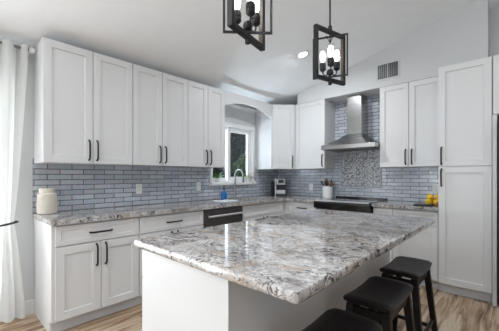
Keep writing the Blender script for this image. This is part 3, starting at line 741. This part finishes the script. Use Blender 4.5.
# --- coffee maker in the corner
cx_, cy_ = .235, 4.06
R45 = Matrix.Translation((cx_, cy_, CT1)) @ Matrix.Rotation(math.radians(40), 4, 'Z')   # local -y faces the room
cm = thing('coffee_maker', 'silver and black pod coffee maker in the counter corner', 'coffee maker', (cx_, cy_, CT1))
bm = new(); box(bm, -.09, .09, -.12, .12, .0005, .035, .008, M=R45, seg=2); box(bm, -.09, .09, .0, .12, .03, .29, .012, M=R45, seg=2); obj('housing', bm, 'black_plastic', cm)
bm = new(); box(bm, -.075, .075, -.125, .0, .19, .30, .02, M=R45, seg=3); box(bm, -.075, .075, -.124, -.005, .036, .10, .008, M=R45, seg=2); obj('brew_head', bm, 'silver_plastic', cm)
bm = new(); box(bm, -.045, .045, -.132, -.124, .225, .28, .003, M=R45); obj('display', bm, 'black_plastic', cm)
bm = new(); box(bm, -.105, -.08, -.11, .10, .0005, .305, .008, M=R45, seg=2); obj('side_column', bm, 'silver_plastic', cm)
bm = new(); box(bm, -.165, -.108, -.05, .09, .0005, .25, .01, M=R45, seg=2); obj('water_tank', bm, 'tank_glass', cm)

# --- utensil crock
kx, ky = 1.068, 4.185
uc = thing('utensil_crock', 'white ceramic utensil crock on the counter left of the range', 'crock', (kx, ky, CT1))
bm = new(); lathe(bm, [(0, .0005), (.070, .0005), (.076, .006), (.079, .09), (.079, .168), (.083, .176), (.079, .182), (.073, .176), (.073, .01), (0, .01)], seg=28); bmesh.ops.translate(bm, verts=bm.verts, vec=(kx, ky, CT1)); obj('crock', bm, 'ceramic_white', uc)
ut = [(-.045, -.01, 'black_plastic', .30, 'black plastic spoon at the left of the crock'), (-.02, .02, 'wood_spoon', .325, 'pale wooden spoon standing second from left in the crock'),
      (.002, -.03, 'wood_dark', .30, 'dark wooden spoon at the middle front of the crock'), (.025, .02, 'black_plastic', .315, 'black plastic spoon leaning right of centre in the crock'), (.045, -.02, 'wood_spoon', .285, 'brown wooden spoon at the right of the crock')]
for dx, dy, mt, L_, lab in ut:
    bm = new(); b0 = Vector((kx-dx*.3, ky-dy*.3, CT1+.013)); b1 = Vector((kx+dx*1.55, ky+dy*1.2-abs(dx)*.2, CT1+L_-.098)); d = (b1-b0).normalized()
    tube(bm, [b0, b1], .005, 6)
    Ms = Matrix.Translation(b1+d*.028) @ d.to_track_quat('Z', 'Y').to_matrix().to_4x4() @ Matrix.Diagonal((.037, .011, .050, 1))
    bmesh.ops.create_icosphere(bm, subdivisions=2, radius=1, matrix=Ms)
    obj_at('cooking_spoon', bm, mt, tuple(b0), label=lab, category='spoon', group='utensils in the white crock')

# --- cream jar
jx, jy = .107, .665
jr = thing('ceramic_jar', 'cream ribbed ceramic jar on the near end of the left counter', 'jar', (jx, jy, CT1))
bm = new(); lathe(bm, [(0, .0005), (.070, .0005), (.075, .006), (.076, .09), (.075, .172), (.070, .184), (.062, .188), (.060, .192), (.062, .196), (.063, .222), (.060, .230), (.046, .232), (.042, .226)], seg=40)
bmesh.ops.translate(bm, verts=bm.verts, vec=(jx, jy, CT1)); obj('jar_body', bm, 'ceramic_cream', jr)
bm = new(); lathe(bm, [(0, .231), (.038, .231), (.042, .2275), (.042, .224), (0, .224)], seg=28); bmesh.ops.translate(bm, verts=bm.verts, vec=(jx, jy, CT1)); obj('mouth', bm, 'jar_mouth', jr, label='dark round opening')
bm = new()
for i in range(36):
    a = 2*PI*i/36; tube(bm, [(jx+.0755*math.cos(a), jy+.0755*math.sin(a), CT1+.012), (jx+.0762*math.cos(a), jy+.0762*math.sin(a), CT1+.09), (jx+.0752*math.cos(a), jy+.0752*math.sin(a), CT1+.150)], .0022, 5)
obj('ribs', bm, 'ceramic_cream', jr)

# --- fruit and tray
fx, fy = 2.48, 3.765
ty = thing('serving_tray', 'thin black tray lying on the short worktop in front of the lemons', 'tray', (fx, fy, CT1))
bm = new(); box(bm, 2.39, 2.575, 3.70, 3.83, CT1+.0005, CT1+.010, .004, seg=2); obj('tray_base', bm, 'black_plastic', ty)
bm = new()
for a in ((2.39, 2.575, 3.70, 3.706), (2.39, 2.575, 3.824, 3.83), (2.39, 2.396, 3.706, 3.824), (2.569, 2.575, 3.706, 3.824)): box(bm, a[0], a[1], a[2], a[3], CT1+.0105, CT1+.018, .001)
obj('tray_rim', bm, 'black_plastic', ty)
lem = [(2.502, 3.925, 0, 'yellow lemon lowest left on the worktop by the pantry'), (2.588, 3.925, 0, 'yellow lemon at lower right front of the fruit pile'),
       (2.545, 4.00, 0, 'yellow lemon hidden at the back of the pile'), (2.512, 3.96, None, 'yellow lemon on top left of the fruit pile'), (2.597, 3.972, None, 'yellow lemon on top right of the fruit pile')]
for i, (x, y, z, lab) in enumerate(lem):
    zz = CT1+.0005+(.038 if z is not None else .094)
    bm = new(); pr = []
    for k_ in range(11):
        a = PI*k_/10; rr = .037*math.sin(a); pr.append((rr, -.038*math.cos(a)*(1.0+.22*abs(math.cos(a))**6)))
    lathe(bm, pr, 0, 0, 16, M=Matrix.Translation((x, y, zz)) @ Matrix.Rotation(i*1.1, 4, 'Z') @ Matrix.Rotation(1.25, 4, 'X'))
    obj_at('lemon', bm, 'lemon', (x, y, zz), label=lab, category='lemon', group='lemons piled by the pantry')
bm = new(); bmesh.ops.create_uvsphere(bm, u_segments=16, v_segments=10, radius=.026, matrix=Matrix.Translation((2.612, 3.855, CT1+.0265))); obj_at('tomato', bm, 'apple_red', (2.612, 3.865, CT1), label='small reddish fruit in front of the lemons beside the pantry', category='fruit')

# --- outlets
def outlet(center, u, n, label, kind='outlet'):
    M = frame(center, u, n); r = thing('wall_outlet', label, 'outlet', center, 'white outlet plates on the tile')
    bm = new(); box(bm, -.036, .036, -.058, .058, .0004, .006, .002, M=M); obj('cover_plate', bm, 'outlet_white', r)
    for s in (-1, 1):
        bm = new(); box(bm, -.016, .016, s*.022-.014, s*.022+.014, .0062, .0078, .001, M=M); sc_ = obj('socket', bm, 'outlet_white', r)
        bm = new()
        for q in (-.006, .006): box(bm, q-.001, q+.001, s*.022-.004, s*.022+.005, .0079, .0083, M=M)
        obj('slot', bm, 'black_plastic', sc_)
outlet((.0095, 1.585, 1.108), (0, 1, 0), (1, 0, 0), 'white outlet plate on left wall tile nearer the jar')
outlet((.0095, 2.45, 1.115), (0, 1, 0), (1, 0, 0), 'white outlet plate on left wall tile close to the window')
outlet((.71, YB-.0095, 1.075), (1, 0, 0), (0, -1, 0), 'white outlet plate between the coffee maker and the crock')
outlet((2.515, YB-.0095, 1.10), (1, 0, 0), (0, -1, 0), 'white outlet plate above the lemons next to the pantry')

# --- vent in the soffit
vt = thing('air_vent', 'white framed air vent grille with dark slots above the cabinets', 'vent', (2.04, YB-UF-.001, 2.63))
vy = YB-UF-.0005
bm = new()
for a in ((1.895, 2.185, 2.72, 2.742), (1.895, 2.185, 2.512, 2.534), (1.895, 1.917, 2.534, 2.72), (2.163, 2.185, 2.534, 2.72)): box(bm, a[0], a[1], vy-.010, vy, a[2], a[3], .002)
obj('vent_frame', bm, 'paint_wall', vt)
bm = new(); box(bm, 1.917, 2.163, vy-.002, vy, 2.534, 2.72); obj('backing', bm, 'duct', vt)
for i in range(9):
    bm = new(); x = 1.917+.0246*(i+1)
    box(bm, -.0032, .0032, -.0008, .0008, 2.535-2.627, 2.719-2.627, M=Matrix.Translation((x, vy-.0065, 2.627)) @ Matrix.Rotation(.7, 4, 'Z')); obj('slat', bm, 'nickel', vt)
bm = new(); box(bm, 2.036, 2.044, vy-.009, vy-.0025, 2.534, 2.72); obj('crossbar', bm, 'paint_wall', vt)

# --- recessed lights: the one in view, and unseen ones added to light the room
def can(x, y, label):
    z = cz(x); rot = Matrix.Rotation(-math.atan(.245), 4, 'Y'); M = Matrix.Translation((x, y, z)) @ rot
    r = thing('recessed_light', label, 'ceiling light', (x, y, z), 'recessed ceiling lights')
    bm = new(); lathe(bm, [(.055, -.001), (.078, -.001), (.080, -.006), (.070, -.010), (.056, -.008)], 0, 0, 28, M=M); obj('trim_ring', bm, 'paint_trim', r)
    bm = new(); lathe(bm, [(0, -.004), (.055, -.004), (.055, -.0015), (0, -.0015)], 0, 0, 24, M=M); obj('diffuser', bm, 'can_glow', r)
    l = bpy.data.lights.new('downlight', 'AREA'); l.shape = 'DISK'; l.size = .11; l.energy = P_CAN; l.color = (.93, .97, 1)
    o = bpy.data.objects.new('downlight', l); C.objects.link(o); o.location = (x, y, z-.014)
can(1.335, 3.03, 'small round recessed ceiling light beside the farther pendant')
for x, y in ((4.6, 2.4), (2.0, .35), (3.8, .0), (2.2, -1.8), (4.6, -1.8)):
    can(x, y, 'unseen recessed ceiling light added to light the room')

# --- pendants
def pendant(y, label, turn=0.0):
    x = 2.26; zc = 0
    r = thing('pendant_light', label, 'pendant light', (x, y, 1.944), 'pendants over the island')
    def B(*a, **k_):
        bm = new(); box(bm, *a, **k_); return bm
    # wide flat-bar frame in the y-z plane
    hw, H, bw, bt = .158, .373, .030, .014; RW = Matrix.Rotation(math.radians(-13.4+turn), 4, 'Z'); RT = Matrix.Rotation(math.radians(21.5+turn), 4, 'Z')
    bm = new()
    box(bm, -bt, bt, -hw, -hw+bw*.8, 0, H, .001); box(bm, -bt, bt, hw-bw*.8, hw, 0, H, .001)
    box(bm, -bt, bt, -hw+bw*.8, hw-bw*.8, 0, bw*.8, .001); box(bm, -bt, bt, -hw+bw*.8, hw-bw*.8, H-bw*.8, H, .001)
    bmesh.ops.transform(bm, matrix=RW, verts=bm.verts); obj('wide_frame', bm, 'pendant_metal', r, world=False)
    # bulb glow painted as a brown strip inside one wide-frame bar
    bm = new(); q = hw-bw*.8
    box(bm, -bt*.8, bt*.8, q-.0015, q-.0002, .026, H-.026); bmesh.ops.transform(bm, matrix=RW, verts=bm.verts); obj('painted_glow', bm, 'pendant_painted_glow', r, world=False)
    # thin frame in the x-z plane
    bm = new(); hx, z0_, z1_ = .119, .030, .332; s_ = .0055
    box(bm, -hx-s_, -hx+s_, -s_, s_, z0_, z1_); box(bm, hx-s_, hx+s_, -s_, s_, z0_, z1_)
    box(bm, -hx+s_, hx-s_, -s_, s_, z0_, z0_+.010); box(bm, -hx+s_, hx-s_, -s_, s_, z1_-.010, z1_); bmesh.ops.transform(bm, matrix=RT, verts=bm.verts); obj('thin_frame', bm, 'pendant_metal', r, world=False)
    # stem
    bm = new(); lathe(bm, [(0, .012), (.010, .012), (.010, .0), (.014, -.002), (.014, -.020), (.008, -.024), (0, -.024)], 0, 0, 14); obj('bottom_finial', bm, 'pendant_metal', r, world=False)
    bm = new(); tube(bm, [(0, 0, .02), (0, 0, .085)], .008, 10); lathe(bm, [(0, .045), (.02, .05), (.026, .065), (.02, .085), (0, .09)], 0, 0, 16); obj('hub', bm, 'pendant_metal', r, world=False)
    bm = new(); tube(bm, [(0, 0, H+.0005), (0, 0, cz(x)-1.944-.02)], .0065, 10); lathe(bm, [(0, .0), (.014, .0), (.014, .03), (0, .03)], 0, 0, 12, M=Matrix.Translation((0, 0, H))); obj('rod', bm, 'pendant_metal', r, world=False)
    bm = new(); tube(bm, [(-.03, 0, H-.03), (.0, 0, H-.09), (.03, 0, H-.035)], .004, 6); tube(bm, [(0, 0, H-.09), (0, 0, H)], .0045, 6); obj('hanging_loop', bm, 'pendant_metal', r, world=False)
    zt = cz(x)-1.944
    bm = new(); lathe(bm, [(0, -.03), (.055, -.025), (.062, -.004), (.062, 0.0), (0, 0.0)], 0, 0, 24, M=Matrix.Translation((0, 0, zt-.002)) @ Matrix.Rotation(-math.atan(.245), 4, 'Y')); obj('canopy', bm, 'pendant_metal', r, world=False)
    for k_ in range(3):
        a = math.radians(62+turn)+2*PI*k_/3; ca, sa = math.cos(a), math.sin(a); R_ = .058
        bm = new(); tube(bm, [(ca*.014, sa*.014, .066), (ca*.030, sa*.030, .052), (ca*.050, sa*.050, .058), (ca*R_, sa*R_, .078), (ca*R_, sa*R_, .095)], .0045, 8)
        ar = obj('arm', bm, 'pendant_metal', r, world=False)
        bm = new(); lathe(bm, [(0, .088), (.014, .09), (.023, .10), (.023, .112), (.020, .116), (.024, .120), (.024, .142), (.018, .150), (0, .150)], ca*R_, sa*R_, 16); obj('socket', bm, 'pendant_metal', ar, world=False)
        bm = new(); lathe(bm, [(.016, .150), (.019, .158), (.025, .175), (.027, .205), (.026, .232), (.018, .250), (0, .255)], ca*R_, sa*R_, 16); bu = obj('bulb', bm, 'bulb_glass', ar, world=False)
        bm = new(); lathe(bm, [(0, .155), (.012, .160), (.019, .175), (.020, .215), (.013, .235), (0, .240)], ca*R_, sa*R_, 10); obj('filament', bm, 'bulb_glow', bu, world=False)
    return r
pendant(1.93, 'farther dark metal open-frame pendant with three glowing bulbs')
pendant(1.052, 'nearer dark metal open-frame pendant, larger, cut by the top edge', 24.5)

# --- stools
def stool_parts(r):
    hx, hy = .124, .220; sz = .585; th = .042
    bm = new(); nx_, ny_ = 10, 18; top_ = []; bot = []
    for i in range(nx_+1):
        ra, rb = [], []
        for j in range(ny_+1):
            s = -1+2*i/nx_; t_ = -1+2*j/ny_
            # rounded corners
            ex = (1-.04*abs(t_)**6); ey = (1-.05*abs(s)**6)
            x = s*hx*ex; y = t_*hy*ey
            sad = .017*(abs(t_)**2.2)-.004*(s*s)
            edge = .008*max(0, (abs(s)-.8)/.2)**2+.008*max(0, (abs(t_)-.88)/.12)**2
            ra.append(bm.verts.new((x, y, sz+th-.012+sad-edge))); rb.append(bm.verts.new((x*.97, y*.97, sz+.012*abs(t_)**2)))
        top_.append(ra); bot.append(rb)
    for i in range(nx_):
        for j in range(ny_):
            bm.faces.new((top_[i][j], top_[i+1][j], top_[i+1][j+1], top_[i][j+1])); bm.faces.new((bot[i][j], bot[i][j+1], bot[i+1][j+1], bot[i+1][j]))
    for j in range(ny_):
        bm.faces.new((top_[0][j], top_[0][j+1], bot[0][j+1], bot[0][j])); bm.faces.new((top_[nx_][j+1], top_[nx_][j], bot[nx_][j], bot[nx_][j+1]))
    for i in range(nx_):
        bm.faces.new((top_[i+1][0], top_[i][0], bot[i][0], bot[i+1][0])); bm.faces.new((top_[i][ny_], top_[i+1][ny_], bot[i+1][ny_], bot[i][ny_]))
    obj('seat', bm, 'espresso', r, world=False, smooth=50)
    def leg_at(sx, sy, z):   # leg centre line
        f = 1-z/sz
        return Vector((sx*(.088+.058*f), sy*(.172+.050*f), z))
    for sx in (-1, 1):
        for sy in (-1, 1):
            bm = new(); a = leg_at(sx, sy, .0005); b_ = leg_at(sx, sy, sz-.001); w0, w1 = .017, .020
            A_ = [bm.verts.new(a+Vector((p*w0, q*w0, 0))) for p, q in ((-1, -1), (1, -1), (1, 1), (-1, 1))]
            B_ = [bm.verts.new(b_+Vector((p*w1, q*w1, 0))) for p, q in ((-1, -1), (1, -1), (1, 1), (-1, 1))]
            for k_ in range(4): bm.faces.new((A_[k_], A_[(k_+1) % 4], B_[(k_+1) % 4], B_[k_]))
            bm.faces.new(A_[::-1]); bm.faces.new(B_); bmesh.ops.bevel(bm, geom=bm.edges[:], offset=.002, segments=1, affect='EDGES')
            obj('leg', bm, 'espresso', r, world=False)
    def bar(p, q, hw, hh):
        bm = new(); d = (q-p); L_ = d.length; M_ = Matrix.Translation((p+q)/2) @ d.to_track_quat('Y', 'Z').to_matrix().to_4x4()
        box(bm, -hw, hw, -L_/2, L_/2, -hh, hh, .002, M=M_); return bm
    for sx in (-1, 1):
        obj('apron', bar(leg_at(sx, -1, sz-.035)+Vector((0, .019, 0)), leg_at(sx, 1, sz-.035)-Vector((0, .019, 0)), .009, .024), 'espresso', r, world=False)
        obj('stretcher', bar(leg_at(sx, -1, .20)+Vector((0, .019, 0)), leg_at(sx, 1, .20)-Vector((0, .019, 0)), .010, .013), 'espresso', r, world=False)
    for sy in (-1, 1):
        obj('apron', bar(leg_at(-1, sy, sz-.035)+Vector((.019, 0, 0)), leg_at(1, sy, sz-.035)-Vector((.019, 0, 0)), .009, .024), 'espresso', r, world=False)
        obj('stretcher', bar(leg_at(-1, sy, .14)+Vector((.018, 0, 0)), leg_at(1, sy, .14)-Vector((.018, 0, 0)), .010, .013), 'espresso', r, world=False)
def copy_tree(o, parent=None):
    c = o.copy(); C.objects.link(c); c.parent = parent
    for ch in list(o.children): copy_tree(ch, c)
    return c
s0 = thing('bar_stool', 'black saddle-seat bar stool farthest along the island, nearest the pantry', 'bar stool', (2.68, 2.27, 0), 'black bar stools along the island')
stool_parts(s0)
for (x, y), lab in (((2.695, 1.665), 'black saddle-seat bar stool, middle one of the three'), ((2.71, 1.075), 'black saddle-seat bar stool closest to the camera, cut by the bottom edge')):
    c = copy_tree(s0); c.location = (x, y, 0); c['label'] = lab

# --- curtain
cu = thing('curtain', 'white floor-length curtain gathered at mid height at the left edge', 'curtain', (.13, .2, 0))
def curtain_mesh():
    bm = new(); nz_, nu = 60, 120; rows = []
    z0_, z1_, zt_ = .035, 2.395, .88
    for i in range(nz_+1):
        z = z0_+(z1_-z0_)*i/nz_
        # gathering towards the tie: 0 at tie, 1 free
        if z > zt_: g = min(1, ((z-zt_)/(1.35)))**.75
        else: g = min(1, ((zt_-z)/.75))**.8*.80
        yr = .422+(.512-.422)*g; yl = .14+(-.30-.14)*g      # right and left edges
        row = []
        for j in range(nu+1):
            s = j/nu
            y = yr+(yl-yr)*s
            amp = .014+.034*g
            ph = 2*PI*7*s+.25*math.sin(1.3*z+s*5)+1.2
            x = .115+amp*math.sin(ph)+.008*math.sin(2*PI*3.3*s+z*2)
            y += .010*math.cos(ph*1.0)*g
            row.append(bm.verts.new((x, y, z)))
        rows.append(row)
    for a, b_ in zip(rows, rows[1:]):
        for j in range(nu): bm.faces.new((a[j], a[j+1], b_[j+1], b_[j]))
    bmesh.ops.solidify(bm, geom=bm.faces[:], thickness=.002)
    return bm
obj('curtain_cloth', curtain_mesh(), 'curtain', cu, smooth=80)
bm = new(); pts = []
for i in range(33):
    a = 2*PI*i/32; pts.append((.115+.052*math.cos(a), .285+.165*math.sin(a), .842+.024*math.sin(a)))
tube(bm, pts, .009, 8, cap=False); tube(bm, [(.168, .26, .865), (.172, .25, .845), (.170, .24, .83)], [.014, .018, .006], 8); obj('tieback', bm, 'black_rope', cu, label='black cord tieback')
rd = thing('curtain_rod', 'white curtain rod above the curtain with a round finial', 'curtain rod', (.115, -1.0, 2.36))
bm = new(); tube(bm, [(.115, -2.6, 2.365), (.115, .535, 2.365)], .012, 12); obj('rod', bm, 'nickel', rd)
bm = new(); bmesh.ops.create_uvsphere(bm, u_segments=16, v_segments=10, radius=.026, matrix=Matrix.Translation((.115, .552, 2.365))); obj('finial', bm, 'paint_trim', rd)
for y in (-2.45, -1.0, .528):
    bm = new(); tube(bm, [(.0005, y, 2.365), (.10, y, 2.365)], .006, 8); lathe(bm, [(0, 0), (.022, 0), (.022, .006), (0, .006)], 0, 0, 14, M=Matrix.Translation((.001, y, 2.365)) @ Matrix.Rotation(PI/2, 4, 'Y')); obj('bracket', bm, 'paint_trim', rd)

# ---------------------------------------------------------------- outside the sink window
bm = new(); box(bm, -14, -.16, -8, 14, -.5, -.12); o = struct('ground_outside', bm, 'soil_ground')
def shrub(x, y, h, r_, n_, mat, label, seed, lw=.10):
    rnd = random.Random(seed); z0_ = -.12
    t_ = thing('garden_shrub', label, 'shrub', (x, y, z0_), 'shrubs outside the sink window')
    bm = new()
    for k_ in range(5):
        a = rnd.uniform(0, 2*PI); tube(bm, [(x, y, z0_), (x+.1*math.cos(a), y+.1*math.sin(a), z0_+h*.4), (x+r_*.45*math.cos(a), y+r_*.45*math.sin(a), z0_+h*.8)], [.035, .022, .008], 6)
    obj('stem', bm, 'bark', t_)
    bm = new()
    for i in range(n_):
        a = rnd.uniform(0, 2*PI); ph = math.acos(rnd.uniform(-1, 1)); q = rnd.uniform(.45, 1)**.6
        p_ = Vector((x+r_*q*math.sin(ph)*math.cos(a), y+r_*q*math.sin(ph)*math.sin(a), z0_+h*.55+h*.45*q*math.cos(ph)))
        d = Vector((rnd.uniform(-1, 1), rnd.uniform(-1, 1), rnd.uniform(-.3, 1)))
        leaf_mesh(bm, p_, d, rnd.uniform(.8, 1.5)*lw, lw*.45, .3)
    obj('foliage', bm, mat, t_, kind='stuff')
shrub(-1.30, 4.80, 1.92, .40, 1700, 'leaf_light', 'bright green leafy shrub seen low in the window pane', 5, .085)
shrub(-2.75, 5.45, 3.2, .72, 3600, 'leaf_dark', 'tall dark green shrub in the left part of the window view', 6, .09)
shrub(-2.95, 7.05, 3.4, .80, 3600, 'leaf_dark', 'tall dark green shrub in the right part of the window view', 7, .09)
shrub(-5.0, 8.3, 3.9, 1.2, 1600, 'leaf_dark', 'dark shrub farthest away beyond the window', 9, .15)
bm = new()
for i in range(60): box(bm, -7.0, -6.97, 1+i*.2, 1+i*.2+.192, -.12, 3.4)
obj('garden_fence', bm, 'weathered_board', label='dark board fence behind the shrubs outside the window', category='fence')
